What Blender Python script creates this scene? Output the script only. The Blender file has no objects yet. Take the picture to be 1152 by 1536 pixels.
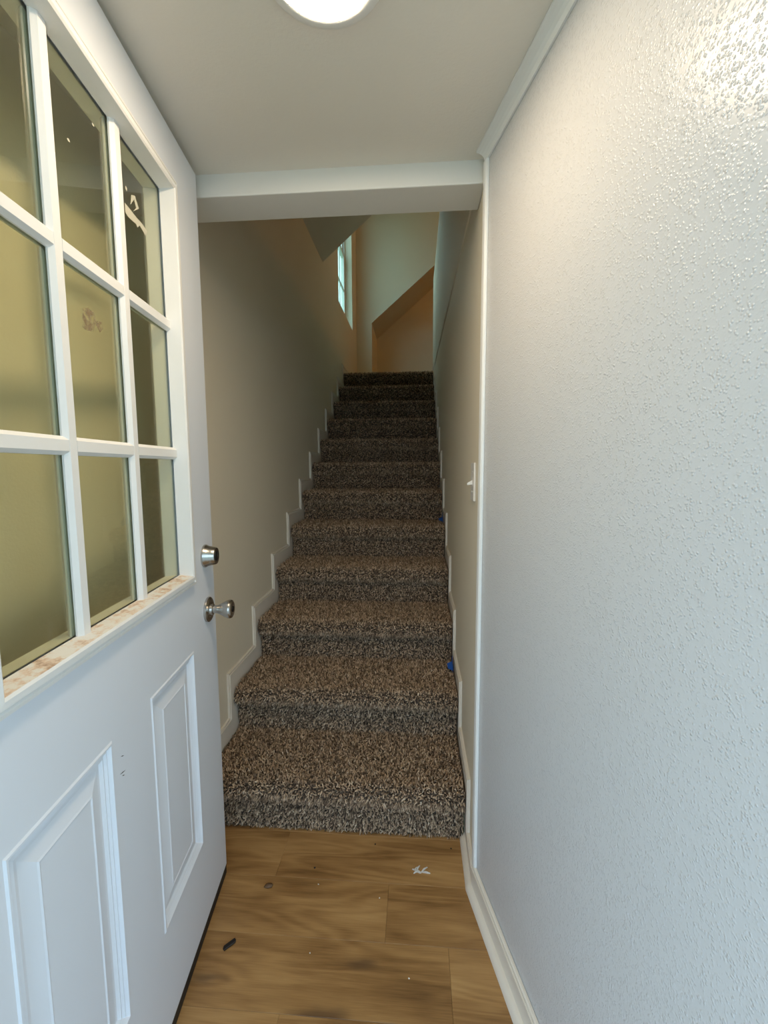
import bpy, math, random
import numpy as np
from mathutils import Vector, Matrix
random.seed(7)
scene = bpy.context.scene
col = scene.collection
R = math.radians

# ------------------------------------------------------------------ camera
F_PX = 660.0
yaw, pitch, roll = -0.0733, -0.1018, -0.0049
CAM = Vector((0.7351, -1.4089, 1.2682))
fw = Vector((math.sin(yaw)*math.cos(pitch), math.cos(yaw)*math.cos(pitch), math.sin(pitch)))
rt = Vector((math.cos(yaw), -math.sin(yaw), 0)); up = rt.cross(fw)
rt2 = rt*math.cos(roll) + up*math.sin(roll); up2 = up*math.cos(roll) - rt*math.sin(roll)
cam_d = bpy.data.cameras.new('camera'); cam = bpy.data.objects.new('camera', cam_d); col.objects.link(cam)
m = Matrix((rt2, up2, -fw)).transposed().to_4x4(); m.translation = CAM
cam.matrix_world = m
cam_d.sensor_fit = 'VERTICAL'; cam_d.sensor_height = 24.0; cam_d.lens = 24.0*F_PX/1536.0
cam_d.clip_start = 0.02
scene.camera = cam

# ------------------------------------------------------------------ world, exposure
scene.view_settings.view_transform = 'Standard'
scene.view_settings.look = 'None'
scene.view_settings.gamma = 1.0
scene.view_settings.use_curve_mapping = False
scene.view_settings.exposure = 0.44
SKY = (0.58, 0.79, 1.0); SKY_STRENGTH = 2.7
w = bpy.data.worlds.new('overcast_sky'); scene.world = w; w.use_nodes = True
bg = w.node_tree.nodes['Background']; bg.inputs[0].default_value = (*SKY, 1); bg.inputs[1].default_value = SKY_STRENGTH
ENTRY_LAMP = 66.0          # emission of the entry diffuser
ATTIC_LAMP_W = 9.5

# ------------------------------------------------------------------ dimensions (metres)
H, D, OV = 0.1841, 0.2863, 0.042      # riser, run, nosing
NST = 12
XL, XR = -0.012, 0.912                # stair walls
CW = 0.900                            # carpet width
ZC = 2.064                            # entry ceiling
YB0, YB1, ZB = -0.160, -0.037, 2.006  # beam
ZL = H*NST                            # landing
YC = -0.19                            # corner where the entry wall starts
ANG = R(13.0)
NW = Vector((math.sin(ANG), -math.cos(ANG), 0))       # along the entry wall, towards the doorway
NN = Vector((-math.cos(ANG), -math.sin(ANG), 0))      # its inward normal
CORNER = Vector((XR, YC, 0))
NWLEN = 0.965
YF = -1.16                            # inner face of the front wall
YEND, YFAR, YNEAR = 4.95, 4.25, 2.23  # attic end wall, dormer cheeks
XK = 0.178                            # knee wall beyond the dormer
ZS0, SL = 2.90, 0.85                  # roof slope
ZTOP = 4.62
XT = (ZTOP-ZS0)/SL
XBACK = 3.6
YHW = 3.36; ZHW = 3.18                # half wall end and top
TH = 0.12

# ------------------------------------------------------------------ materials
MATS = {}
def nodes(name):
    mt = bpy.data.materials.new(name); mt.use_nodes = True
    nt = mt.node_tree; b = nt.nodes['Principled BSDF']; MATS[name] = mt
    return mt, nt, b
def N(nt, t, **kw):
    n = nt.nodes.new(t)
    for k, v in kw.items(): setattr(n, k, v)
    return n
def simple(name, rgb, rough=0.5, metal=0.0, spec=0.5):
    mt, nt, b = nodes(name)
    b.inputs['Base Color'].default_value = (*rgb, 1); b.inputs['Roughness'].default_value = rough
    b.inputs['Metallic'].default_value = metal; b.inputs['Specular IOR Level'].default_value = spec
    return mt, nt, b
def paint(name, rgb, rough, scale, strength, dist, var=0.03, thresh=None, spec=0.5):
    """wall paint with an orange-peel relief"""
    mt, nt, b = simple(name, rgb, rough, spec=spec)
    tc = N(nt, 'ShaderNodeTexCoord')
    n1 = N(nt, 'ShaderNodeTexNoise'); n1.inputs['Scale'].default_value = scale; n1.inputs['Detail'].default_value = 2.0
    nt.links.new(tc.outputs['Object'], n1.inputs['Vector'])
    h = n1.outputs['Fac']
    if thresh:
        mr = N(nt, 'ShaderNodeMapRange', interpolation_type='SMOOTHSTEP')
        mr.inputs['From Min'].default_value = thresh[0]; mr.inputs['From Max'].default_value = thresh[1]
        nt.links.new(h, mr.inputs['Value']); h = mr.outputs['Result']
    bp = N(nt, 'ShaderNodeBump'); bp.inputs['Strength'].default_value = strength; bp.inputs['Distance'].default_value = dist
    nt.links.new(h, bp.inputs['Height']); nt.links.new(bp.outputs['Normal'], b.inputs['Normal'])
    n2 = N(nt, 'ShaderNodeTexNoise'); n2.inputs['Scale'].default_value = 2.3; n2.inputs['Detail'].default_value = 4
    nt.links.new(tc.outputs['Object'], n2.inputs['Vector'])
    mx = N(nt, 'ShaderNodeMix', data_type='RGBA')
    mx.inputs[6].default_value = (*[c*(1-var) for c in rgb], 1); mx.inputs[7].default_value = (*[min(1, c*(1+var)) for c in rgb], 1)
    nt.links.new(n2.outputs['Fac'], mx.inputs[0]); nt.links.new(mx.outputs[2], b.inputs['Base Color'])
    return mt

WALL = (0.83, 0.755, 0.60)
paint('stair_wall_paint', WALL, 0.55, 170, 0.25, 0.002)
def orange_peel(name, rgb, rough):
    mt, nt, b = simple(name, rgb, rough, spec=0.34)
    L = nt.links.new; tc = N(nt, 'ShaderNodeTexCoord')
    nz = N(nt, 'ShaderNodeTexNoise'); nz.inputs['Scale'].default_value = 120; nz.inputs['Detail'].default_value = 2; L(tc.outputs['Object'], nz.inputs['Vector'])
    vo = N(nt, 'ShaderNodeTexVoronoi', feature='SMOOTH_F1'); vo.inputs['Scale'].default_value = 270; vo.inputs['Smoothness'].default_value = 0.35; L(tc.outputs['Object'], vo.inputs['Vector'])
    mr = N(nt, 'ShaderNodeMapRange', interpolation_type='SMOOTHSTEP'); mr.inputs['From Min'].default_value = 0.10; mr.inputs['From Max'].default_value = 0.62
    mr.inputs['To Min'].default_value = 1.0; mr.inputs['To Max'].default_value = 0.0; L(vo.outputs['Distance'], mr.inputs['Value'])
    m2 = N(nt, 'ShaderNodeMapRange', interpolation_type='SMOOTHSTEP'); m2.inputs['From Min'].default_value = 0.33; m2.inputs['From Max'].default_value = 0.68; L(nz.outputs['Fac'], m2.inputs['Value'])
    mu = N(nt, 'ShaderNodeMath', operation='MULTIPLY'); L(mr.outputs[0], mu.inputs[0]); L(m2.outputs[0], mu.inputs[1])
    bp = N(nt, 'ShaderNodeBump'); bp.inputs['Strength'].default_value = 0.6; bp.inputs['Distance'].default_value = 0.0014
    L(mu.outputs[0], bp.inputs['Height']); L(bp.outputs[0], b.inputs['Normal'])
orange_peel('entry_wall_paint', (0.645, 0.645, 0.645), 0.25)
paint('ceiling_paint', (0.80, 0.755, 0.675), 0.7, 150, 0.25, 0.002)
paint('beam_paint', (0.80, 0.785, 0.74), 0.5, 130, 0.12, 0.002)
paint('trim_paint', (0.84, 0.775, 0.67), 0.38, 60, 0.05, 0.001)
paint('corner_trim_paint', (0.86, 0.86, 0.83), 0.35, 60, 0.05, 0.001)
paint('door_paint', (0.80, 0.84, 0.90), 0.42, 220, 0.06, 0.0006, var=0.015)
paint('lite_frame_paint', (0.86, 0.86, 0.84), 0.40, 90, 0.10, 0.0008, var=0.02)
simple('switch_plastic', (0.80, 0.77, 0.72), 0.35)
simple('black_rubber', (0.012, 0.011, 0.010), 0.6)
simple('concrete', (0.42, 0.41, 0.39), 0.9)
simple('grass_ground', (0.15, 0.19, 0.10), 0.95)
simple('blue_tape', (0.015, 0.10, 0.42), 0.6)
simple('paint_chip', (0.75, 0.73, 0.69), 0.6)
simple('brown_crumb', (0.15, 0.085, 0.045), 0.6)
simple('black_scrap', (0.012, 0.010, 0.010), 0.45)
simple('spacer_metal', (0.42, 0.42, 0.40), 0.4, 0.6)
simple('residue_white', (0.55, 0.53, 0.42), 0.8)
def residue():
    mt, nt, b = simple('sticker_residue', (0.26, 0.19, 0.11), 0.8)
    tc = N(nt, 'ShaderNodeTexCoord'); n = N(nt, 'ShaderNodeTexNoise'); n.inputs['Scale'].default_value = 90; n.inputs['Detail'].default_value = 5
    nt.links.new(tc.outputs['Object'], n.inputs['Vector'])
    cr = N(nt, 'ShaderNodeValToRGB'); e = cr.color_ramp.elements; e[0].position = 0.40; e[0].color = (0.05,0.05,0.05,1); e[1].position = 0.62; e[1].color = (0.75,0.75,0.75,1)
    nt.links.new(n.outputs['Fac'], cr.inputs[0]); nt.links.new(cr.outputs[0], b.inputs['Alpha'])
residue()

def peeling():
    mt, nt, b = simple('peeling_paint', (0.8, 0.78, 0.74), 0.6)
    tc = N(nt, 'ShaderNodeTexCoord'); mp = N(nt, 'ShaderNodeMapping'); mp.inputs['Scale'].default_value = (9, 9, 60)
    n = N(nt, 'ShaderNodeTexNoise'); n.inputs['Scale'].default_value = 3.0; n.inputs['Detail'].default_value = 8; n.inputs['Roughness'].default_value = 0.7
    nt.links.new(tc.outputs['Object'], mp.inputs[0]); nt.links.new(mp.outputs[0], n.inputs['Vector'])
    cr = N(nt, 'ShaderNodeValToRGB'); e = cr.color_ramp.elements
    e[0].position = 0.47; e[0].color = (0.80, 0.79, 0.75, 1); e[1].position = 0.66; e[1].color = (0.42, 0.27, 0.18, 1)
    k = e.new(0.55); k.color = (0.74, 0.60, 0.48, 1)
    nt.links.new(n.outputs['Fac'], cr.inputs[0]); nt.links.new(cr.outputs[0], b.inputs['Base Color'])
    bp = N(nt, 'ShaderNodeBump'); bp.inputs['Strength'].default_value = 0.5; bp.inputs['Distance'].default_value = 0.002
    nt.links.new(n.outputs['Fac'], bp.inputs['Height']); nt.links.new(bp.outputs[0], b.inputs['Normal'])
peeling()

def nickel():
    mt, nt, b = simple('satin_nickel', (0.50, 0.48, 0.45), 0.24, 1.0)
    tc = N(nt, 'ShaderNodeTexCoord'); n = N(nt, 'ShaderNodeTexNoise'); n.inputs['Scale'].default_value = 240
    nt.links.new(tc.outputs['Object'], n.inputs['Vector'])
    mr = N(nt, 'ShaderNodeMapRange'); mr.inputs['To Min'].default_value = 0.18; mr.inputs['To Max'].default_value = 0.32
    nt.links.new(n.outputs['Fac'], mr.inputs['Value']); nt.links.new(mr.outputs[0], b.inputs['Roughness'])
nickel()
simple('dark_slot', (0.03, 0.03, 0.03), 0.4, 0.8)

def glass(name, tint, rough=0.0, refl=1.0, graz=0.95):
    mt = bpy.data.materials.new(name); mt.use_nodes = True; nt = mt.node_tree; MATS[name] = mt
    for n in list(nt.nodes): nt.nodes.remove(n)
    out = N(nt, 'ShaderNodeOutputMaterial'); mx = N(nt, 'ShaderNodeMixShader')
    tr = N(nt, 'ShaderNodeBsdfTransparent'); tr.inputs[0].default_value = (*tint, 1)
    gl = N(nt, 'ShaderNodeBsdfGlossy'); gl.inputs['Roughness'].default_value = rough; gl.inputs[0].default_value = (refl, refl, refl, 1)
    # Schlick reflectance, the same from either side of a pane
    lw = N(nt, 'ShaderNodeLayerWeight'); lw.inputs[0].default_value = 0.5
    pw = N(nt, 'ShaderNodeMath', operation='POWER'); pw.inputs[1].default_value = 5.0; nt.links.new(lw.outputs['Facing'], pw.inputs[0])
    fr = N(nt, 'ShaderNodeMath', operation='MULTIPLY_ADD'); fr.inputs[1].default_value = graz; fr.inputs[2].default_value = 0.04
    nt.links.new(pw.outputs[0], fr.inputs[0]); nt.links.new(fr.outputs[0], mx.inputs[0]); nt.links.new(tr.outputs[0], mx.inputs[1]); nt.links.new(gl.outputs[0], mx.inputs[2])
    nt.links.new(mx.outputs[0], out.inputs[0])
glass('door_glass', (0.915, 0.925, 0.835), 0.02)
glass('window_glass', (0.86, 0.99, 0.90), 0.0, graz=0.5)

def emitter(name, rgb, s):
    mt = bpy.data.materials.new(name); mt.use_nodes = True; nt = mt.node_tree; MATS[name] = mt
    b = nt.nodes['Principled BSDF']; b.inputs['Base Color'].default_value = (0.9, 0.88, 0.84, 1)
    b.inputs['Emission Color'].default_value = (*rgb, 1); b.inputs['Emission Strength'].default_value = s
emitter('lamp_diffuser', (1.0, 0.80, 0.57), ENTRY_LAMP)

def wood():
    mt, nt, b = simple('oak_vinyl', (0.3, 0.16, 0.06), 0.42)
    L = nt.links.new
    tc = N(nt, 'ShaderNodeTexCoord'); oi = N(nt, 'ShaderNodeObjectInfo')
    mu = N(nt, 'ShaderNodeMath', operation='MULTIPLY'); mu.inputs[1].default_value = 37.0
    L(oi.outputs['Random'], mu.inputs[0])
    cb = N(nt, 'ShaderNodeCombineXYZ'); L(mu.outputs[0], cb.inputs['X']); L(mu.outputs[0], cb.inputs['Y'])
    ad = N(nt, 'ShaderNodeVectorMath', operation='ADD'); L(tc.outputs['Object'], ad.inputs[0]); L(cb.outputs[0], ad.inputs[1])
    # cathedral figure: rings warped by noise
    mp = N(nt, 'ShaderNodeMapping'); mp.inputs['Scale'].default_value = (1.3, 9.0, 1.0); L(ad.outputs[0], mp.inputs[0])
    nz = N(nt, 'ShaderNodeTexNoise'); nz.inputs['Scale'].default_value = 1.25; nz.inputs['Detail'].default_value = 1.5; nz.inputs['Distortion'].default_value = 0.6
    L(mp.outputs[0], nz.inputs['Vector'])
    m1 = N(nt, 'ShaderNodeMath', operation='MULTIPLY'); m1.inputs[1].default_value = 58.0; L(nz.outputs['Fac'], m1.inputs[0])
    sn = N(nt, 'ShaderNodeMath', operation='SINE'); L(m1.outputs[0], sn.inputs[0])
    # fine pores along x
    mp2 = N(nt, 'ShaderNodeMapping'); mp2.inputs['Scale'].default_value = (14, 330, 1); L(ad.outputs[0], mp2.inputs[0])
    n2 = N(nt, 'ShaderNodeTexNoise'); n2.inputs['Scale'].default_value = 1.0; n2.inputs['Detail'].default_value = 3; L(mp2.outputs[0], n2.inputs['Vector'])
    # broad tone
    n3 = N(nt, 'ShaderNodeTexNoise'); n3.inputs['Scale'].default_value = 2.2; n3.inputs['Detail'].default_value = 3
    mp3 = N(nt, 'ShaderNodeMapping'); mp3.inputs['Scale'].default_value = (1.2, 5, 1); L(ad.outputs[0], mp3.inputs[0]); L(mp3.outputs[0], n3.inputs['Vector'])
    a = N(nt, 'ShaderNodeMath', operation='MULTIPLY_ADD'); a.inputs[1].default_value = 0.055; L(sn.outputs[0], a.inputs[0]); L(n3.outputs['Fac'], a.inputs[2])
    c = N(nt, 'ShaderNodeMath', operation='MULTIPLY_ADD'); c.inputs[1].default_value = 0.28; L(n2.outputs['Fac'], c.inputs[0]); L(a.outputs[0], c.inputs[2])
    d = N(nt, 'ShaderNodeMath', operation='MULTIPLY_ADD'); d.inputs[1].default_value = 0.05; L(oi.outputs['Random'], d.inputs[0]); L(c.outputs[0], d.inputs[2])
    cr = N(nt, 'ShaderNodeValToRGB'); e = cr.color_ramp.elements
    e[0].position = 0.38; e[0].color = (0.155, 0.076, 0.025, 1); e[1].position = 0.98; e[1].color = (0.56, 0.335, 0.135, 1)
    k = e.new(0.56); k.color = (0.30, 0.155, 0.052, 1); k = e.new(0.75); k.color = (0.44, 0.245, 0.090, 1)
    L(d.outputs[0], cr.inputs[0])
    # scattered dark knots drawn out along the grain
    mk = N(nt, 'ShaderNodeMapping'); mk.inputs['Scale'].default_value = (2.6, 8.5, 1.0); L(ad.outputs[0], mk.inputs[0])
    nd = N(nt, 'ShaderNodeTexNoise'); nd.inputs['Scale'].default_value = 3.0; L(mk.outputs[0], nd.inputs['Vector'])
    vm = N(nt, 'ShaderNodeVectorMath', operation='MULTIPLY_ADD'); vm.inputs[1].default_value = (0.35, 0.35, 0.0); L(nd.outputs['Color'], vm.inputs[0]); L(mk.outputs[0], vm.inputs[2])
    vk = N(nt, 'ShaderNodeTexVoronoi', voronoi_dimensions='2D'); vk.inputs['Scale'].default_value = 1.0; L(vm.outputs[0], vk.inputs['Vector'])
    km = N(nt, 'ShaderNodeMapRange', interpolation_type='SMOOTHSTEP'); km.inputs['From Min'].default_value = 0.03; km.inputs['From Max'].default_value = 0.20
    km.inputs['To Min'].default_value = 0.62; km.inputs['To Max'].default_value = 0.0; L(vk.outputs['Distance'], km.inputs['Value'])
    sp = N(nt, 'ShaderNodeSeparateColor'); L(vk.outputs['Color'], sp.inputs[0])
    gt = N(nt, 'ShaderNodeMath', operation='GREATER_THAN'); gt.inputs[1].default_value = 0.55; L(sp.outputs[0], gt.inputs[0])
    kf = N(nt, 'ShaderNodeMath', operation='MULTIPLY'); L(km.outputs[0], kf.inputs[0]); L(gt.outputs[0], kf.inputs[1])
    kx = N(nt, 'ShaderNodeMix', data_type='RGBA'); kx.inputs[7].default_value = (0.085, 0.045, 0.024, 1)
    L(kf.outputs[0], kx.inputs[0]); L(cr.outputs[0], kx.inputs[6]); L(kx.outputs[2], b.inputs['Base Color'])
    bp = N(nt, 'ShaderNodeBump'); bp.inputs['Strength'].default_value = 0.12; bp.inputs['Distance'].default_value = 0.0006
    L(n2.outputs['Fac'], bp.inputs['Height']); L(bp.outputs[0], b.inputs['Normal'])
wood()

def carpet():
    mt, nt, b = simple('carpet_yarn', (0.1, 0.08, 0.06), 0.95, spec=0.12)
    at = N(nt, 'ShaderNodeAttribute'); at.attribute_name = 'yarn'
    nt.links.new(at.outputs['Color'], b.inputs['Base Color'])
    mt, nt, b = simple('carpet_backing', (0.055, 0.043, 0.034), 1.0, spec=0.05)
    tc = N(nt, 'ShaderNodeTexCoord'); v = N(nt, 'ShaderNodeTexNoise'); v.inputs['Scale'].default_value = 190; v.inputs['Detail'].default_value = 3
    nt.links.new(tc.outputs['Object'], v.inputs['Vector'])
    cr = N(nt, 'ShaderNodeValToRGB'); e = cr.color_ramp.elements
    e[0].position = 0.38; e[0].color = (0.018, 0.013, 0.010, 1); e[1].position = 0.66; e[1].color = (0.12, 0.095, 0.075, 1)
    nt.links.new(v.outputs['Fac'], cr.inputs[0]); nt.links.new(cr.outputs[0], b.inputs['Base Color'])
carpet()

# ------------------------------------------------------------------ mesh helpers
class MB:
    def __init__(s): s.v = []; s.f = []
    def face(s, pts):
        n = len(s.v); s.v += [tuple(p) for p in pts]; s.f.append(tuple(range(n, n+len(pts))))
    def box(s, a, b):
        (x0, y0, z0), (x1, y1, z1) = a, b
        n = len(s.v)
        s.v += [(x0,y0,z0),(x1,y0,z0),(x1,y1,z0),(x0,y1,z0),(x0,y0,z1),(x1,y0,z1),(x1,y1,z1),(x0,y1,z1)]
        s.f += [tuple(n+i for i in q) for q in ((0,3,2,1),(4,5,6,7),(0,1,5,4),(1,2,6,5),(2,3,7,6),(3,0,4,7))]
        return s
    def prism(s, poly, off):
        """polygon (list of 3D points) extruded by a vector"""
        n = len(s.v); k = len(poly); o = Vector(off)
        s.v += [tuple(p) for p in poly] + [tuple(Vector(p)+o) for p in poly]
        s.f.append(tuple(n+i for i in range(k))[::-1]); s.f.append(tuple(n+k+i for i in range(k)))
        for i in range(k):
            j = (i+1) % k; s.f.append((n+i, n+j, n+k+j, n+k+i))
        return s
    def lathe(s, prof, seg=32, M=None):
        """(radius, height) profile around +Z, transformed by M"""
        n = len(s.v); M = M or Matrix()
        for r, h in prof:
            for i in range(seg):
                a = 2*math.pi*i/seg; s.v.append(tuple(M @ Vector((r*math.cos(a), r*math.sin(a), h))))
        for j in range(len(prof)-1):
            for i in range(seg):
                k = (i+1) % seg
                s.f.append((n+j*seg+i, n+j*seg+k, n+(j+1)*seg+k, n+(j+1)*seg+i))
        s.f.append(tuple(n+i for i in range(seg))[::-1]); b = n+(len(prof)-1)*seg
        s.f.append(tuple(b+i for i in range(seg)))
        return s
    def mesh(s, name, mat, smooth=False):
        me = bpy.data.meshes.new(name); me.from_pydata(s.v, [], s.f)
        import bmesh
        bm = bmesh.new(); bm.from_mesh(me); bmesh.ops.recalc_face_normals(bm, faces=bm.faces); bm.to_mesh(me); bm.free()
        me.materials.append(MATS[mat])
        if smooth: me.shade_smooth()
        return me
    def build(s, name, mat, parent=None, smooth=False, bevel=0, autosmooth=None):
        me = s.mesh(name, mat, smooth)
        o = bpy.data.objects.new(name, me); col.objects.link(o); o.parent = parent
        if autosmooth: me.shade_smooth(); me.set_sharp_from_angle(angle=R(autosmooth))
        if bevel:
            bv = o.modifiers.new('bevel', 'BEVEL'); bv.width = bevel; bv.segments = 2; bv.limit_method = 'ANGLE'; bv.angle_limit = R(40)
        return o
def tag(o, label, cat, kind=None, group=None):
    o['label'] = label; o['category'] = cat
    if kind: o['kind'] = kind
    if group: o['group'] = group
    return o
def empty(name, loc=(0,0,0), rz=0):
    o = bpy.data.objects.new(name, None); col.objects.link(o); o.location = loc; o.rotation_euler = (0,0,rz); o.empty_display_size = 0.05
    return o
def grid_with_holes(mb, us, vs, holes, P):
    """quads on a plane, P(u,v)->3D, skipping holes (u0,u1,v0,v1)"""
    for i in range(len(us)-1):
        for j in range(len(vs)-1):
            uc, vc = (us[i]+us[i+1])/2, (vs[j]+vs[j+1])/2
            if any(h[0] < uc < h[1] and h[2] < vc < h[3] for h in holes): continue
            mb.face([P(us[i],vs[j]), P(us[i+1],vs[j]), P(us[i+1],vs[j+1]), P(us[i],vs[j+1])])

# ================================================================== STRUCTURE
# ---- floor of planks
fl = tag(empty('floor', (0, 0, 0)), 'honey brown wood plank floor at the foot of the stairs', 'floor', 'structure')
sub = MB().box((-0.14, -1.28, -0.08), (1.32, 0.02, -0.006)).build('subfloor', 'concrete', fl)
PW = 0.17; rows = [-0.017 - PW*i for i in range(-1, 8)]
joints = {0: (0.30,), 1: (0.655,), 2: (0.823,), 3: (0.42,), 4: (0.93,), 5: (0.22,), 6: (0.70,), 7: (0.5,)}
def plank(x0, x1, y0, y1):
    g = 0.0002; b = 0.0006
    mb = MB()
    z0, z1 = -0.006, 0.0
    cx, cy = (x0+x1)/2, (y0+y1)/2; hx, hy = (x1-x0)/2-g, (y1-y0)/2-g
    n = len(mb.v)
    for (ix, z) in ((0, z0), (0, z1-b), (b, z1)):
        mb.v += [(-hx+ix, -hy+ix, z), (hx-ix, -hy+ix, z), (hx-ix, hy-ix, z), (-hx+ix, hy-ix, z)]
    for k in (0, 4):
        for i in range(4):
            j = (i+1) % 4; mb.f.append((k+i, k+j, k+4+j, k+4+i))
    mb.f.append((8, 9, 10, 11)); mb.f.append((3, 2, 1, 0))
    o = mb.build('plank', 'oak_vinyl', fl); o.location = (cx, cy, 0)
for i in range(len(rows)-1):
    y1, y0 = rows[i], rows[i+1]
    y1 = min(y1, 0.015); y0 = max(y0, -1.27)
    xs = [-0.012] + [j for j in joints.get(i-1, ())] + [1.26]
    for a, b_ in zip(xs[:-1], xs[1:]): plank(a, b_, y0, y1)

# ---- left wall with the dormer window opening
WY0, WY1, WZ0, WZ1 = 2.955, 3.875, 2.85, 4.42
mb = MB()
ys = [YF-TH, WY0, WY1, YFAR+TH]; zs = [-0.1, WZ0, WZ1, ZTOP+0.1]
for X in (XL, XL-TH):
    grid_with_holes(mb, ys, zs, [(WY0, WY1, WZ0, WZ1)], lambda u, v, X=X: (X, u, v))
a, b_ = XL, XL-TH
for (p, q) in (((WY0,WZ0),(WY1,WZ0)), ((WY1,WZ0),(WY1,WZ1)), ((WY1,WZ1),(WY0,WZ1)), ((WY0,WZ1),(WY0,WZ0)),
               ((ys[0],zs[0]),(ys[-1],zs[0])), ((ys[-1],zs[0]),(ys[-1],zs[-1])), ((ys[-1],zs[-1]),(ys[0],zs[-1])), ((ys[0],zs[-1]),(ys[0],zs[0]))):
    mb.face([(a,*p),(a,*q),(b_,*q),(b_,*p)])
tag(mb.build('wall_left', 'stair_wall_paint'), 'tall beige wall along the stepped skirting, with the upstairs window in it', 'wall', 'structure')

# ---- right stair wall: full height below, half wall around the stairwell above
wr = MB()
wr.box((XR, YC, 0), (XR+TH, YHW, ZHW))
pz = lambda y: 2.088 + 0.053*y
wr.prism([(XR, YB1, pz(YB1)), (XR, YHW, pz(YHW)), (XR, YHW, ZHW), (XR, YB1, ZHW)], (-0.006, 0, 0))
tag(wr.build('wall_right', 'stair_wall_paint'), 'beige stair wall carrying the light switch, ending as a half wall upstairs', 'wall', 'structure')

# ---- splayed entry wall
we = MB(); p0 = CORNER; p1 = CORNER + NW*NWLEN
we.prism([p0, p1, p1-NN*TH, p0-NN*TH], (0, 0, 2.2))
tag(we.build('wall_entry', 'entry_wall_paint'), 'pale textured wall beside the entrance with a satin orange-peel finish', 'wall', 'structure')

# ---- front wall with the doorway (behind the camera)
DX0, DX1 = 0.235, p1.x
fwm = MB()
fwm.box((XL-TH, YF-TH, -0.1), (DX0, YF, ZTOP+0.1)); fwm.box((DX1, YF-TH, -0.1), (XBACK+TH, YF, ZTOP+0.1)); fwm.box((DX0, YF-TH, 2.075), (DX1, YF, ZTOP+0.1))
tag(fwm.build('wall_front', 'stair_wall_paint'), 'outside wall with the entrance doorway facing the stairs', 'wall', 'structure')

# ---- entry ceiling and beam
tag(MB().box((XL, YF, ZC), (1.30, YB0+0.02, ZC+0.06)).build('ceiling', 'ceiling_paint'), 'low textured off-white ceiling over the entrance', 'ceiling', 'structure')
bm_ = MB().box((XL, YB0, ZB), (XR, YB1, ZB+0.2)).build('ceiling_beam', 'beam_paint', bevel=0.003)
tag(bm_, 'white boxed beam crossing the ceiling before the stairs', 'beam', 'structure')

# ---- attic shell
tag(MB().box((XL, YB0, ZB+0.2), (XBACK, YB1, ZTOP+0.1)).build('wall_attic_front', 'stair_wall_paint'), 'upstairs wall standing on the beam above the stairwell', 'wall', 'structure')
tag(MB().box((XK-0.1, YEND, ZL-0.1), (XBACK+TH, YEND+TH, ZTOP+0.1)).build('wall_back', 'stair_wall_paint'), 'end wall upstairs seen below the sloped ceiling', 'wall', 'structure')
tag(MB().box((XBACK, YF, -0.1), (XBACK+TH, YEND, ZTOP+0.1)).build('wall_attic_right', 'stair_wall_paint'), 'far side wall of the upstairs room', 'wall', 'structure')
fa = MB(); fa.box((XR+TH, YB1, ZL-0.14), (XBACK, YEND, ZL)); fa.box((XL, D*(NST-1)+0.03, ZL-0.14), (XR+TH, YEND, ZL))
tag(fa.build('floor_landing', 'carpet_backing'), 'dark carpeted landing floor at the top of the stairs', 'floor', 'structure')
# far dormer cheek: plane polygon with the sloped opening under it
zk = ZS0 + SL*XK
far = MB(); far.prism([(XL, YFAR, ZL), (XK, YFAR, ZL), (XK, YFAR, zk), (XT, YFAR, ZTOP), (XL, YFAR, ZTOP)], (0, 0.02, 0))
far.prism([(XK, YFAR+0.02, ZL), (XK, YEND, ZL), (XK, YEND, zk+0.05), (XK, YFAR+0.02, zk+0.05)], (-0.1, 0, 0))
tag(far.build('wall_dormer', 'stair_wall_paint'), 'daylit dormer side wall with a sloping lower edge, beside the window', 'wall', 'structure')
def slope_slab(y0, y1, x0, name, label):
    z0 = ZS0 + SL*x0; t = 0.1
    mb = MB(); mb.prism([(x0, y0, z0), (XT, y0, ZTOP), (XT, y0, ZTOP+t), (x0, y0, z0+t)], (0, y1-y0, 0))
    tag(mb.build(name, 'stair_wall_paint'), label, 'ceiling', 'structure')
slope_slab(YB1, YNEAR, XL, 'ceiling_slope', 'sloped ceiling over the stairs ending in a point by the window')
slope_slab(YFAR+0.02, YEND, XK, 'ceiling_slope_far', 'sloped ceiling strip beyond the daylit dormer wall')
nc = MB(); nc.prism([(XL, YNEAR-0.02, ZS0+SL*XL+0.002), (XT, YNEAR-0.02, ZTOP), (XL, YNEAR-0.02, ZTOP)], (0, 0.02, 0))
tag(nc.build('wall_dormer_near', 'stair_wall_paint'), 'near side wall of the window dormer above the sloped ceiling', 'wall', 'structure')
tag(MB().box((XL-TH, YB0, ZTOP), (XBACK+TH, YEND+TH, ZTOP+0.1)).build('ceiling_attic', 'ceiling_paint'), 'flat upstairs ceiling above the stairwell', 'ceiling', 'structure')
# outside ground
tag(MB().box((-30, -30, -0.42), (30, 30, -0.30)).build('ground', 'grass_ground'), 'grass around the house', 'ground', 'structure')
tag(MB().box((-1.3, -3.6, -0.30), (2.8, YF-TH, -0.03)).build('porch_slab', 'concrete'), 'grey concrete step outside the doorway', 'step', 'structure')

pr = MB(); pr.box((-1.2, -3.5, 2.40), (2.7, YF-TH, 2.55)); pr.box((-1.15, -3.45, -0.03), (-1.03, -3.33, 2.40)); pr.box((2.53, -3.45, -0.03), (2.65, -3.33, 2.40))  # unseen roof and posts, added to cut the sky light entering the doorway
tag(pr.build('sky_shade_roof', 'beam_paint'), 'added flat white porch roof on two posts, holding sky light back from the doorway', 'porch', 'structure')

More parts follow.
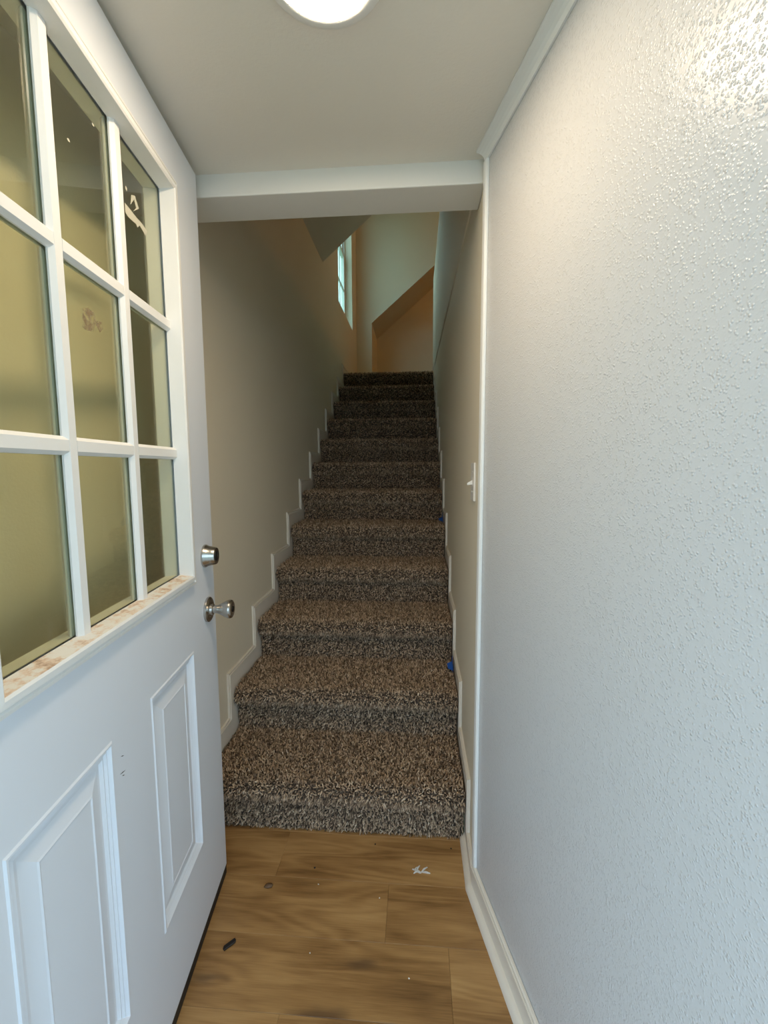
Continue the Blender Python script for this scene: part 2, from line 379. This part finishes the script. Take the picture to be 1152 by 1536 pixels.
# ---- upstairs window
win = tag(empty('window_1', (XL-0.09, (WY0+WY1)/2, WZ0)), 'bright white double-hung window lighting the top of the stairs', 'window', 'structure')
def wpart(name, a, b, mat='corner_trim_paint', parent=None):
    c = [(p+q)/2 for p, q in zip(a, b)]; o = win.location if parent is None else Vector((0,0,0))
    mb = MB().box([p-q for p, q in zip(a, win.location)], [p-q for p, q in zip(b, win.location)])
    return mb.build(name, mat, parent or win)
gx = XL-0.09
y0, y1, z0, z1 = WY0, WY1, WZ0, WZ1
wpart('jamb', (gx-0.03, y0, z0), (gx+0.012, y0+0.03, z1)); wpart('jamb', (gx-0.03, y1-0.03, z0), (gx+0.012, y1, z1))
wpart('sill', (gx-0.03, y0+0.03, z0), (gx+0.012, y1-0.03, z0+0.025)); wpart('head', (gx-0.03, y0+0.03, z1-0.03), (gx+0.012, y1-0.03, z1))
zm = 3.66
for (sx, a, b_) in ((gx+0.002, z0+0.025, zm+0.015), (gx-0.018, zm-0.015, z1-0.03)):
    s = wpart('sash', (sx-0.009, y0+0.03, a), (sx+0.009, y0+0.065, b_))
    wpart('stile', (sx-0.009, y1-0.065, a), (sx+0.009, y1-0.03, b_), parent=s)
    wpart('rail', (sx-0.009, y0+0.065, a), (sx+0.009, y1-0.065, a+0.035), parent=s)
    wpart('rail', (sx-0.009, y0+0.065, b_-0.035), (sx+0.009, y1-0.065, b_), parent=s)
    mid = (a+b_)/2
    wpart('muntin', (sx-0.007, y0+0.065, mid-0.009), (sx+0.007, y1-0.065, mid+0.009), parent=s)
    for t in (1/3, 2/3):
        yy = y0+0.065 + (y1-y0-0.13)*t
        wpart('muntin', (sx-0.007, yy-0.008, a+0.035), (sx+0.007, yy+0.008, b_-0.035), parent=s)
    wpart('pane', (sx-0.0015, y0+0.06, a+0.03), (sx+0.0015, y1-0.06, b_-0.03), 'window_glass', s)
st = wpart('stool', (gx+0.012, y0+0.004, z0), (XL-0.002, y1-0.004, z0+0.012), 'corner_trim_paint')

# ================================================================== STAIRS
stairs = tag(empty('staircase', (CW/2, 0, 0)), 'straight staircase covered in mottled brown carpet, climbing to the landing', 'staircase')
NR = 0.030     # nose radius
def step_profile(k):
    """(y,z) outline of the carpeted face of step k from riser foot to the back of the tread"""
    y0, z0, z1 = (k-1)*D, (k-1)*H, k*H
    pts = [(y0, z0)]
    if k == 1: pts = [(y0, z0)]
    zu = z1 - 2*NR - 0.008
    pts += [(y0, zu-0.012), (y0, zu)]
    cy, cz = y0-OV+NR, z1-NR
    for i in range(9):
        a = -math.pi/2 - 0.25 - (math.pi-0.25)*i/8
        pts.append((cy+NR*math.cos(a), cz+NR*math.sin(a)))
    pts.append((k*D if k < NST else y0+0.06, z1))
    return pts
YARN = np.array([(0.030,0.019,0.013),(0.082,0.054,0.037),(0.205,0.140,0.094),(0.40,0.282,0.184),(0.56,0.415,0.28),(0.68,0.56,0.42)])
YP = np.array([0.13, 0.15, 0.22, 0.27, 0.18, 0.05])
rng = np.random.default_rng(3)
def pile(k, prof, dens):
    P = np.array(prof); seg = np.diff(P, axis=0); L = np.hypot(seg[:,0], seg[:,1]); cum = np.concatenate([[0], np.cumsum(L)])
    n = int(dens*cum[-1]*CW)
    # jittered grid so that tufts spread evenly
    nx = int(math.sqrt(n*CW/cum[-1])); nl = max(1, n//nx)
    gx_, gl_ = np.meshgrid(np.arange(nx), np.arange(nl)); n = gx_.size
    u = (gx_.ravel()+rng.random(n))/nx*CW; s = (gl_.ravel()+rng.random(n))/nl*cum[-1]
    i = np.clip(np.searchsorted(cum, s, 'right')-1, 0, len(L)-1); t = ((s-cum[i])/L[i])[:,None]
    base = P[i] + seg[i]*t
    # smooth normals
    nv = np.stack([-seg[:,1], seg[:,0]], 1)/L[:,None]
    vn = np.zeros_like(P); vn[:-1] += nv; vn[1:] += nv; vn /= np.linalg.norm(vn, axis=1)[:,None]
    nn = vn[i]*(1-t) + vn[i+1]*t
    B = np.stack([u, base[:,0], base[:,1]], 1); Nn = np.stack([np.zeros(n), nn[:,0], nn[:,1]], 1)
    Nn /= np.linalg.norm(Nn, axis=1)[:,None]
    ln = rng.normal(0, 0.55, (n,3)); ln[:,2] -= 0.25
    dirv = Nn + ln*0.9; dirv /= np.linalg.norm(dirv, axis=1)[:,None]
    dn = (dirv*Nn).sum(1); dirv += Nn*np.clip(0.35-dn, 0, None)[:,None]; dirv /= np.linalg.norm(dirv, axis=1)[:,None]
    scale = math.sqrt(42000/dens)
    h = (0.0085+0.004*rng.random(n))*min(scale, 1.3); r = (0.0020+0.0009*rng.random(n))*scale
    a = np.cross(dirv, rng.normal(size=(n,3))); a /= np.linalg.norm(a, axis=1)[:,None]; b = np.cross(dirv, a)
    V = np.empty((n,7,3))
    bend = rng.normal(0, 0.0018, (n,3))
    for q in range(3):
        c, sn = math.cos(2*math.pi*q/3), math.sin(2*math.pi*q/3)
        V[:,q] = B + (a*c+b*sn)*(r*0.8)[:,None] - Nn*0.0015
        V[:,3+q] = B + dirv*(h*0.6)[:,None] + bend + (a*c+b*sn)*r[:,None]
    V[:,6] = B + dirv*h[:,None] + bend*2.0
    V[:,:,0] = np.clip(V[:,:,0], 0.0005, CW-0.0005); V[:,:,2] = np.maximum(V[:,:,2], 0.001)
    V[:,:,0] -= CW/2
    tri = np.array([(0,1,4),(0,4,3),(1,2,5),(1,5,4),(2,0,3),(2,3,5),(3,4,6),(4,5,6),(5,3,6)])
    Fc = (np.arange(n)[:,None,None]*7 + tri[None]).reshape(-1)
    me = bpy.data.meshes.new('carpet_pile'); nt_ = len(Fc)//3
    me.vertices.add(n*7); me.vertices.foreach_set('co', V.reshape(-1).astype(np.float32))
    me.loops.add(nt_*3); me.loops.foreach_set('vertex_index', Fc.astype(np.int32))
    me.polygons.add(nt_); me.polygons.foreach_set('loop_start', np.arange(0, nt_*3, 3, dtype=np.int32))
    me.update(calc_edges=True)
    ci = rng.choice(len(YARN), n, p=YP); c = (0.72*YARN[ci] + 0.28*(YARN*YP[:,None]).sum(0))*(1.15+0.45*rng.random((n,1)))
    C4 = np.ones((n,7,4), np.float32); C4[:,:,:3] = c[:,None,:]; 
    at = me.attributes.new('yarn', 'FLOAT_COLOR', 'POINT'); at.data.foreach_set('color', C4.reshape(-1))
    me.materials.append(MATS['carpet_yarn'])
    return me
for k in range(1, NST+1):
    prof = step_profile(k)
    zb = max(0.0, (k-2)*H + 0.02) if k > 1 else 0.0
    yb = prof[-1][0]
    mb = MB(); poly = [(-CW/2, y, z) for y, z in prof] + [(-CW/2, yb, zb), (-CW/2, (k-1)*D, zb)]
    if k == 1: poly = poly[:-1]
    poly = [(x, y, z) for x, y, z in poly]
    mb.prism(poly, (CW, 0, 0))
    so = mb.build('step', 'carpet_backing', stairs, autosmooth=50)
    dens = 34000 if k <= 5 else (26000 if k <= 8 else 18000)
    pf = prof if k <= 8 else prof[:-1] + [(prof[-2][0]+0.05, prof[-1][1])]
    po = bpy.data.objects.new('carpet_pile', pile(k, pf, dens)); col.objects.link(po); po.parent = so; po['kind'] = 'stuff'

# ---- stepped skirting on both walls
PROFILE = [(0.0, 0.001), (0.0, 0.006), (0.003, 0.0095), (0.0075, 0.0095), (0.009, 0.0070), (0.011, 0.0070), (0.0125, 0.0115), (0.021, 0.0115), (0.0235, 0.0085), (0.030, 0.0085), (0.088, 0.0085), (0.088, 0.001)]
OFY, OFZ = 0.082, 0.090
def skirting(x_wall, sgn, ystart, yend, parent):
    path = [(ystart, OFZ, 0)]
    for k in range(1, NST+1):
        path += [((k-1)*D-OFY, (k-1)*H+OFZ, 1), ((k-1)*D-OFY, k*H+OFZ, 1)]
    path.append((yend, NST*H+OFZ, 0))
    for i in range(len(path)-1):
        (ya, za, ca), (yb, zb, cb) = path[i], path[i+1]
        mb = MB(); rows_ = []
        for d, t in PROFILE:
            pa = (ya+(d if ca else 0), za-d); pb = (yb+(d if cb else 0), zb-d)
            rows_.append(((x_wall+sgn*t, *pa), (x_wall+sgn*t, *pb)))
        n = len(rows_)
        mb.v = [p for r_ in rows_ for p in r_]
        for j in range(n):
            q = (j+1) % n; mb.f.append((2*j, 2*j+1, 2*q+1, 2*q))
        mb.f.append(tuple(2*j for j in range(n))); mb.f.append(tuple(2*j+1 for j in range(n)))
        mb.build('skirting_board', 'trim_paint', parent)
bl = tag(empty('baseboard_left', (0, 0, 0)), 'cream moulded skirting zigzagging up the wall opposite the light switch', 'baseboard', 'structure')
skirting(XL, 1, YF, YFAR, bl)
br = tag(empty('baseboard_right', (0, 0, 0)), 'cream moulded skirting zigzagging up the wall below the light switch', 'baseboard', 'structure')
skirting(XR, -1, YC, YHW, br)
# shoe moulding pieces
def shoe(pa, pb, na, nb, parent, r=0.017, off=0.0085):
    mb = MB(); prof = [(off, 0.0005), (off+r, 0.0005)] + [(off+r*math.cos(a), r*1.1*math.sin(a)+0.0005) for a in (0.4, 0.8, 1.2)] + [(off, r*1.1+0.0005)]
    n = len(prof)
    for p, nv in ((pa, na), (pb, nb)):
        for d, z in prof: mb.v.append((p.x+nv.x*d, p.y+nv.y*d, z))
    for j in range(n):
        q = (j+1) % n; mb.f.append((j, q, n+q, n+j))
    mb.f.append(tuple(range(n))); mb.f.append(tuple(range(n, 2*n)))
    return mb.build('shoe_moulding', 'trim_paint', parent, autosmooth=35)
n_st = Vector((-1, 0, 0)); n_mid = (n_st + NN); n_mid = n_mid/(n_mid.dot(n_st))
shoe(Vector((XR, -0.002, 0)), CORNER, n_st, n_mid, br)
be = tag(empty('baseboard_entry', CORNER), 'white baseboard with rounded shoe along the textured entry wall', 'baseboard', 'structure')
mb = MB(); n = len(PROFILE)
pE = CORNER + NW*(NWLEN-0.001)
for p, nv in ((CORNER, n_mid), (pE, NN)):
    for d, t in PROFILE: mb.v.append((p.x+nv.x*t-CORNER.x, p.y+nv.y*t-CORNER.y, OFZ-d))
for j in range(n):
    q = (j+1) % n; mb.f.append((j, q, n+q, n+j))
mb.f.append(tuple(range(n))); mb.f.append(tuple(range(n, 2*n)))
mb.build('base_board', 'trim_paint', be)
s2 = shoe(Vector((0,0,0)), pE-CORNER, n_mid, NN, be)

# ---- ceiling cove and corner strip on the entry wall
mb = MB(); r = 0.027
prof = [(0.0005, ZC-0.0005), (r, ZC-0.0005), (r, ZC-0.005)] + [(r*0.95-0.020*math.sin(a), ZC-0.006-0.020*(1-math.cos(a))) for a in (0.3, 0.7, 1.1, 1.5)] + [(0.005, ZC-r), (0.0005, ZC-r)]
n = len(prof)
for p, nv in ((CORNER+NW*0.0, n_mid), (pE, NN)):
    for d, z in prof: mb.v.append((p.x+nv.x*d, p.y+nv.y*d, z))
for j in range(n):
    q = (j+1) % n; mb.f.append((j, q, n+q, n+j))
mb.f.append(tuple(range(n))); mb.f.append(tuple(range(n, 2*n)))
tag(mb.build('trim_1', 'corner_trim_paint'), 'white cove moulding where the entry wall meets the ceiling', 'moulding', 'structure')
mb = MB()
a0 = CORNER + n_mid*0.0005; 
poly = [CORNER+n_mid*0.0002, CORNER+n_mid*0.009, CORNER+NW*0.014+NN*0.009, CORNER+NW*0.018+NN*0.006, CORNER+NW*0.019+NN*0.0002]
mb.prism([(p.x, p.y, OFZ) for p in poly], (0, 0, ZC-0.027-OFZ))
tag(mb.build('trim_2', 'corner_trim_paint', bevel=0.0015), 'narrow white vertical strip at the corner beside the light switch', 'moulding', 'structure')

# ================================================================== DOOR
SC = 0.985
dirv = Vector((0.124, -0.992, 0)).normalized()
A0 = Vector((0.134, -0.165, 0)); A0 = CAM + (A0-CAM)*SC; A0.z = 0
nrm = Vector((-dirv.y, dirv.x, 0))      # face normal, towards the camera side
door = tag(empty('door_1', (0, 0, 0)), 'open white nine-lite entrance door with metal knob and deadbolt', 'door', 'structure')
dm = Matrix((dirv, nrm, Vector((0,0,1)))).transposed().to_4x4(); dm.translation = A0
# right-handed frame: s along door, n out of the face, z up
if dm.determinant() < 0: pass
door.matrix_world = Matrix.Translation(A0) @ Matrix.Rotation(math.atan2(dirv.y, dirv.x), 4, 'Z')
# local axes: +x = dirv (s); local +y = rotated; face normal is local +y or -y
ly = Vector((-dirv.y, dirv.x, 0)); SGN = 1 if ly.dot(nrm) > 0 else -1
def S(s): return s*SC
def Zd(z): return CAM.z + (z-CAM.z)*SC
def DP(s, n, z): return (S(s), SGN*n, Zd(z))
DW, DT = 0.973, 0.044
DZ0, DZ1 = 0.012, 2.062
Ls0, Ls1, Lz0, Lz1 = 0.160, 0.813, 0.966, 1.946       # outer edge of the lite frame
Hs0, Hs1, Hz0, Hz1 = 0.180, 0.793, 0.985, 1.926       # hole in the slab
PANELS = [(0.178, 0.415, 0.246, 0.793), (0.558, 0.795, 0.246, 0.793)]
mb = MB()
us = sorted({0, DW, Hs0, Hs1, *[p[0] for p in PANELS], *[p[1] for p in PANELS]}); vs = sorted({DZ0, DZ1, Hz0, Hz1, 0.246, 0.793})
holes = [(Hs0, Hs1, Hz0, Hz1)]
grid_with_holes(mb, us, vs, holes+PANELS, lambda u, v: DP(u, 0, v))
grid_with_holes(mb, us, vs, holes, lambda u, v: DP(u, -DT, v))
for (p, q) in (((0,DZ0),(DW,DZ0)), ((DW,DZ0),(DW,DZ1)), ((DW,DZ1),(0,DZ1)), ((0,DZ1),(0,DZ0)), ((Hs0,Hz0),(Hs1,Hz0)), ((Hs1,Hz0),(Hs1,Hz1)), ((Hs1,Hz1),(Hs0,Hz1)), ((Hs0,Hz1),(Hs0,Hz0))):
    mb.face([DP(p[0],0,p[1]), DP(q[0],0,q[1]), DP(q[0],-DT,q[1]), DP(p[0],-DT,p[1])])
mb.build('slab', 'door_paint', door)
for (s0, s1, z0, z1) in PANELS:
    pm = MB(); loops = [(0, 0), (0.003, 0.0022), (0.006, 0.0022), (0.010, -0.004), (0.0135, -0.0025), (0.017, -0.0065), (0.021, -0.005), (0.026, -0.0095), (0.031, -0.0095), (0.056, -0.0035), (0.059, -0.0020), (0.062, -0.0035)]
    prev = None
    for ins, d in loops:
        cur = [DP(s0+ins, d, z0+ins), DP(s1-ins, d, z0+ins), DP(s1-ins, d, z1-ins), DP(s0+ins, d, z1-ins)]
        if prev:
            for i in range(4): pm.face([prev[i], prev[(i+1)%4], cur[(i+1)%4], cur[i]])
        prev = cur
    pm.face(prev)
    pm.build('panel', 'door_paint', door)
# lite frame: four mitred pieces, profile across the width
FP = [(0, 0.0), (0.0, 0.005), (0.003, 0.0105), (0.009, 0.012), (0.011, 0.0088), (0.0135, 0.0088), (0.016, 0.0142), (0.025, 0.015), (0.029, 0.0125), (0.031, -0.004), (0.033, -0.019)]
GS0, GS1, GZ0, GZ1 = Ls0+0.033, Ls1-0.033, Lz0+0.033, Lz1-0.033
cor = [(Ls0, Lz0, 1, 1), (Ls1, Lz0, -1, 1), (Ls1, Lz1, -1, -1), (Ls0, Lz1, 1, -1)]
lf = None
for i, nm in enumerate(('bottom', 'hinge', 'top', 'latch')):
    fm = MB(); a, b = cor[i], cor[(i+1) % 4]
    prof_ = FP if nm != 'bottom' else FP[:9]
    for j in range(len(prof_)-1):
        (d0, t0), (d1, t1) = prof_[j], prof_[j+1]
        fm.face([DP(a[0]+a[2]*d0, t0, a[1]+a[3]*d0), DP(b[0]+b[2]*d0, t0, b[1]+b[3]*d0), DP(b[0]+b[2]*d1, t1, b[1]+b[3]*d1), DP(a[0]+a[2]*d1, t1, a[1]+a[3]*d1)])
    fm.build('lite_frame', 'lite_frame_paint', door)
    if nm == 'bottom':
        pm = MB()
        (d0, t0), (d1, t1), (d2, t2) = FP[8], (0.031, -0.004), FP[10]
        for (da, ta), (db, tb) in (((d0,t0),(d1,t1)), ((d1,t1),(d2,t2))):
            pm.face([DP(a[0]+da, ta, a[1]+da), DP(b[0]-da, ta, b[1]+da), DP(b[0]-db, tb, b[1]+db), DP(a[0]+db, tb, a[1]+db)])
        o = pm.build('glazing_bead', 'peeling_paint', door); o['label'] = 'peeling painted glazing bead'
# frame on the inner side of the door
bk = MB()
for i in range(4):
    a, b = cor[i], cor[(i+1) % 4]
    for (d0, t0), (d1, t1) in zip(FP[:-1], FP[1:]):
        fl_ = lambda t: -DT - t
        bk.face([DP(a[0]+a[2]*d0, fl_(t0), a[1]+a[3]*d0), DP(b[0]+b[2]*d0, fl_(t0), b[1]+b[3]*d0), DP(b[0]+b[2]*d1, fl_(t1), b[1]+b[3]*d1), DP(a[0]+a[2]*d1, fl_(t1), a[1]+a[3]*d1)])
bk.build('lite_frame', 'lite_frame_paint', door)
# muntins (front and back), three by three
GW, GH = (GS1-GS0)/3, (GZ1-GZ0)/3
def muntin(a, b, vertical, side):
    hw, bt = 0.0095, 0.0145
    nf = (lambda t: -0.0225+t) if side > 0 else (lambda t: -0.0225-t)
    prof = [(-bt, 0.003), (-bt, 0.006), (-hw-0.001, 0.0105), (-hw+0.001, 0.0128), (hw-0.001, 0.0128), (hw+0.001, 0.0105), (bt, 0.006), (bt, 0.003)]
    mb = MB(); n = len(prof)
    for e in (0, 1):
        for o_, t in prof:
            if vertical: mb.v.append(DP(a[0]+o_, nf(t), (a[1], b[1])[e]))
            else: mb.v.append(DP((a[0], b[0])[e], nf(t), a[1]+o_))
    for j in range(n):
        q = (j+1) % n; mb.f.append((j, q, n+q, n+j))
    mb.f.append(tuple(range(n))); mb.f.append(tuple(range(n, 2*n)))
    mb.build('muntin', 'lite_frame_paint', door)
for side in (1, -1):
    for i in (1, 2):
        muntin((GS0+GW*i, GZ0-0.001), (GS0+GW*i, GZ1+0.001), True, side)
        for j in range(3):
            muntin((GS0+GW*j+(0.0 if j == 0 else 0.010), GZ0+GH*i), (GS0+GW*(j+1)-(0.0 if j == 2 else 0.010), GZ0+GH*i), False, side)
# panes (each its own) with the dark spacer line behind
for i in range(3):
    for j in range(3):
        a, b = GS0+GW*i+0.001, GS0+GW*(i+1)-0.001; c, d = GZ0+GH*j+0.001, GZ0+GH*(j+1)-0.001
        pm = MB(); p0_, p1_ = DP(a, -0.0240, c), DP(b, -0.0210, d)
        lo = [min(x, y) for x, y in zip(p0_, p1_)]; hi = [max(x, y) for x, y in zip(p0_, p1_)]
        pm.box(lo, hi); pm.build('pane', 'door_glass', door)
# sticker and tape remains on the glass, paint specks
def flake(pts, mat, name, n=-0.0202, t=0.0004):
    mb = MB(); mb.prism([DP(s, n, z) for s, z in pts], (0, SGN*t, 0)); return mb.build(name, mat, door)
flake([(0.3543, 1.7919), (0.3377, 1.7908), (0.3105, 1.7881), (0.2842, 1.7881), (0.2644, 1.784), (0.2712, 1.7691), (0.2799, 1.7733), (0.2972, 1.7785), (0.307, 1.7694), (0.3122, 1.7735), (0.332, 1.7713), (0.3454, 1.7708), (0.3545, 1.7738)], 'residue_white', 'tape_residue')
flake([(0.3257, 1.8226), (0.311, 1.8297), (0.296, 1.8123), (0.3221, 1.7934), (0.3081, 1.807), (0.3150, 1.8200), (0.3311, 1.801)], 'residue_white', 'tape_residue')
flake([(0.3479, 1.8279), (0.3414, 1.8252), (0.3438, 1.8187), (0.3487, 1.8209)], 'residue_white', 'tape_residue')
flake([(0.5171, 1.5351), (0.5013, 1.5417), (0.4958, 1.5391), (0.4859, 1.5389), (0.4814, 1.5264), (0.49, 1.5051), (0.5119, 1.5009), (0.5216, 1.5036)], 'sticker_residue', 'sticker_residue')
flake([(0.4793, 1.5271), (0.4644, 1.5294), (0.4615, 1.5183), (0.471, 1.5095), (0.4822, 1.5191)], 'sticker_residue', 'sticker_residue')
for (cs, cz_) in ((0.5233, 1.791), (0.4493, 1.8664)):
    flake([(cs+0.0035*math.cos(a), cz_+0.0025*math.sin(a)) for a in (0, 1, 2, 3, 4, 5.2)], 'residue_white', 'paint_speck')
# small dark nicks in the paint between the panels
for a_, b2 in (((0.534, 0.7464), (0.5232, 0.7415)), ((0.5399, 0.7157), (0.5222, 0.7119)), ((0.534, 0.7088), (0.5254, 0.7049))):
    flake([(a_[0], a_[1]), ((a_[0]+b2[0])/2, (a_[1]+b2[1])/2+0.0010), (b2[0], b2[1]), ((a_[0]+b2[0])/2, (a_[1]+b2[1])/2-0.0008)], 'black_rubber', 'scuff_mark', n=0.0001, t=0.0002)
# door bottom sweep
sw = MB(); p0_, p1_ = DP(0.002, -DT+0.004, 0.003), DP(DW-0.002, -0.0004, 0.012)
lo = [min(x, y) for x, y in zip(p0_, p1_)]; hi = [max(x, y) for x, y in zip(p0_, p1_)]; lo[2] = 0.002; hi[2] = Zd(DZ0)
sw.box(lo, hi).build('door_sweep', 'black_rubber', door)
# hardware: lathe around the face normal
def hw_matrix(s, z): 
    return Matrix.Translation(Vector(DP(s, 0, z))) @ (Matrix.Rotation(-SGN*math.pi/2, 4, 'X'))
Mk = hw_matrix(0.062, 0.866)
kb = MB().lathe([(0.0345,0.0),(0.0350,0.002),(0.0345,0.006),(0.031,0.0085),(0.022,0.0095),(0.0165,0.010),(0.0155,0.016),(0.0120,0.018)], 40, Mk).build('rosette', 'satin_nickel', door, autosmooth=40)
kk = MB().lathe([(0.0115,0.014),(0.0110,0.024),(0.0120,0.030),(0.0165,0.039),(0.0225,0.050),(0.0258,0.058),(0.0262,0.063),(0.0245,0.0675),(0.0205,0.0695),(0.0120,0.0700)], 40, Mk).build('knob', 'satin_nickel', door, autosmooth=45)
MB().lathe([(0.0085,0.0695),(0.0085,0.0712),(0.0075,0.0716)], 24, Mk).build('keyhole', 'dark_slot', kk, autosmooth=40)
Mb = hw_matrix(0.066, 1.022)
dbz = MB().lathe([(0.0315,0.0),(0.0320,0.003),(0.0300,0.007),(0.0275,0.012),(0.0255,0.022),(0.0238,0.0305),(0.0225,0.0325),(0.0150,0.0325)], 40, Mb).build('deadbolt', 'satin_nickel', door, autosmooth=40)
MB().lathe([(0.0135,0.0320),(0.0135,0.0338),(0.0125,0.0342)], 28, Mb).build('lock_cylinder', 'dark_slot', dbz, autosmooth=40)
MB().box((-0.0012,-0.0045,0.0341), (0.0012,0.0045,0.0347)).build('keyhole', 'satin_nickel', dbz).matrix_local = Mb

# ================================================================== LIGHT SWITCH
sw_o = tag(empty('light_switch', (XR, -0.045, 1.222)), 'white toggle light switch plate on the stair wall near the corner strip', 'switch')
MB().box((-0.0065, -0.037, -0.058), (0, 0.037, 0.058)).build('plate', 'switch_plastic', sw_o, bevel=0.0025)
tg = MB(); tg.prism([(-0.006, -0.005, 0.006), (-0.022, -0.004, -0.004), (-0.022, -0.004, -0.010), (-0.006, -0.005, -0.008)], (0, 0.009, 0)); tg.build('toggle', 'switch_plastic', sw_o, bevel=0.001)
MB().box((-0.0072, -0.006, -0.013), (-0.006, 0.006, 0.013)).build('toggle_collar', 'switch_plastic', sw_o)
for z in (-0.03, 0.03):
    MB().lathe([(0.0032, 0), (0.0030, 0.0012), (0.001, 0.0014)], 12, Matrix.Translation((-0.0064, 0, z)) @ Matrix.Rotation(-math.pi/2, 4, 'Y')).build('screw', 'switch_plastic', sw_o, smooth=True)

# ================================================================== LAMPS
LX, LY = 0.586, -0.640
lamp = tag(empty('ceiling_light', (LX, LY, ZC)), 'glowing round flush ceiling light with thin white rim over the entrance', 'ceiling light')
Mi = Matrix.Rotation(math.pi, 4, 'X')
MB().lathe([(0.104, 0.0003), (0.104, 0.006), (0.100, 0.011), (0.088, 0.014), (0.084, 0.013)], 48, Mi).build('rim', 'corner_trim_paint', lamp, autosmooth=40)
MB().lathe([(0.083, 0.0125), (0.080, 0.0140), (0.060, 0.0150), (0.010, 0.0155)], 48, Mi).build('diffuser', 'lamp_diffuser', lamp, smooth=True)
AX, AY = 2.46, 3.62
al = tag(empty('attic_ceiling_light', (AX, AY, ZTOP)), 'small round warm light on the upstairs ceiling', 'ceiling light')
MB().lathe([(0.10, 0.0003), (0.10, 0.012), (0.06, 0.016)], 32, Mi).build('rim', 'corner_trim_paint', al, autosmooth=40)
ld = bpy.data.lights.new('warm_bulb', 'POINT'); ld.energy = ATTIC_LAMP_W; ld.color = (1.0, 0.43, 0.08); ld.shadow_soft_size = 0.05
lo_ = bpy.data.objects.new('warm_bulb', ld); col.objects.link(lo_); lo_.parent = al; lo_.location = (0, 0, -0.075)

# ================================================================== SMALL THINGS
def lump(name, mat, loc, size, rz, label, cat, seed, flat=0.5):
    rg = random.Random(seed); mb = MB(); seg = 8
    rings = [(0.15, 0.0), (0.9, 0.05), (1.0, 0.35), (0.75, 0.8), (0.2, 1.0)]
    for r_, z_ in rings:
        for i in range(seg):
            a = 2*math.pi*i/seg; j = r_*(0.75+0.5*rg.random())
            mb.v.append((size[0]*j*math.cos(a), size[1]*j*math.sin(a), size[2]*z_*(0.8+0.3*rg.random() if z_ > 0.1 else 1)))
    for k in range(len(rings)-1):
        for i in range(seg):
            j = (i+1) % seg; mb.f.append((k*seg+i, k*seg+j, (k+1)*seg+j, (k+1)*seg+i))
    mb.f.append(tuple(range(seg))[::-1]); mb.f.append(tuple((len(rings)-1)*seg+i for i in range(seg)))
    o = mb.build(name, mat, smooth=True); o.location = loc; o.rotation_euler = (0, 0, rz)
    return tag(o, label, cat)
# black scrap
mb = MB(); mb.prism([(-0.017,-0.0055,0.0004),(0.014,-0.0065,0.0004),(0.018,-0.002,0.0004),(0.017,0.005,0.0004),(-0.013,0.006,0.0004),(-0.018,0.001,0.0004)], (0,0,0.005))
o = mb.build('plastic_scrap', 'black_scrap', bevel=0.0015); o.location = (0.241, -0.391, 0); o.rotation_euler = (0,0,R(48)); tag(o, 'small black oblong scrap lying on the plank floor near the door', 'scrap')
lump('crumb', 'brown_crumb', (0.290, -0.222, 0.0003), (0.012, 0.008, 0.007), 0.3, 'crumpled brown crumb on the plank floor before the stairs', 'debris', 4)
# pale curled shavings
mb = MB(); rg = random.Random(5)
for i in range(9):
    a = rg.random()*6.28; cx, cy = rg.uniform(-0.018, 0.018), rg.uniform(-0.010, 0.010); l = rg.uniform(0.006, 0.014); wd = 0.0016
    d_ = Vector((math.cos(a), math.sin(a), 0)); nn_ = Vector((-d_.y, d_.x, 0)); z_ = rg.uniform(0.001, 0.004)
    c_ = Vector((cx, cy, 0.0004))
    mb.prism([c_-d_*l-nn_*wd, c_-nn_*wd*1.5+Vector((0,0,z_)), c_+d_*l-nn_*wd, c_+d_*l+nn_*wd, c_+nn_*wd*1.5+Vector((0,0,z_)), c_-d_*l+nn_*wd], (0,0,0.0012))
o = mb.build('paint_shavings', 'paint_chip'); o.location = (0.755, -0.140, 0); tag(o, 'tangle of pale curled paint shavings on the plank floor', 'debris')
SPECKS = [(0.416,-0.151,0.0035,'black_scrap','dark crumb on the planks between the brown crumb and the stairs'),
 (0.600,-0.050,0.0030,'black_scrap','dark speck on the planks close to the middle of the bottom riser'),
 (0.854,-0.050,0.0028,'black_scrap','dark speck on the planks in the corner by the shoe moulding'),
 (0.440,-0.205,0.0022,'paint_chip','white paint speck on the planks beside the brown crumb'),
 (0.630,-0.235,0.0022,'paint_chip','white paint speck on the plank next to the end joint'),
 (0.460,-0.395,0.0022,'paint_chip','white paint speck on the same row of planks as the black scrap'),
 (0.720,-0.435,0.0022,'paint_chip','white paint speck on the planks nearest the entry wall baseboard')]
for i, (x, y, s_, mt, lb) in enumerate(SPECKS):
    lump('speck', mt, (x, y, 0.0003), (s_, s_*0.8, s_*0.7), i, lb, 'debris', 20+i)['group'] = 'specks of debris on the floor'
# blue masking tape scraps tucked beside the right skirting
def tape(k, yb, label, seed):
    rg = random.Random(seed); z = k*H
    mb = MB(); pts = [(0, -0.034, 0.004), (0, 0.026, 0.003), (0, 0.034, 0.036), (0, 0.010, 0.062), (0, -0.010, 0.040), (0, -0.038, 0.030)]
    mb.prism(pts, (0.0012, 0, 0)); 
    mb.prism([(-0.001, -0.030, 0.012), (-0.020, -0.012, 0.013), (-0.022, 0.018, 0.022), (-0.001, 0.022, 0.030)], (0.001, 0.0, 0.0012))
    o = mb.build('tape_scrap', 'blue_tape'); o.location = (CW-0.004, yb, z+0.006); tag(o, label, 'tape')
tape(2, 0.47, 'torn blue masking tape scrap against the skirting on the second tread above the floor', 1)
tape(5, 1.30, 'torn blue masking tape scrap against the skirting on the fifth tread above the floor', 2)
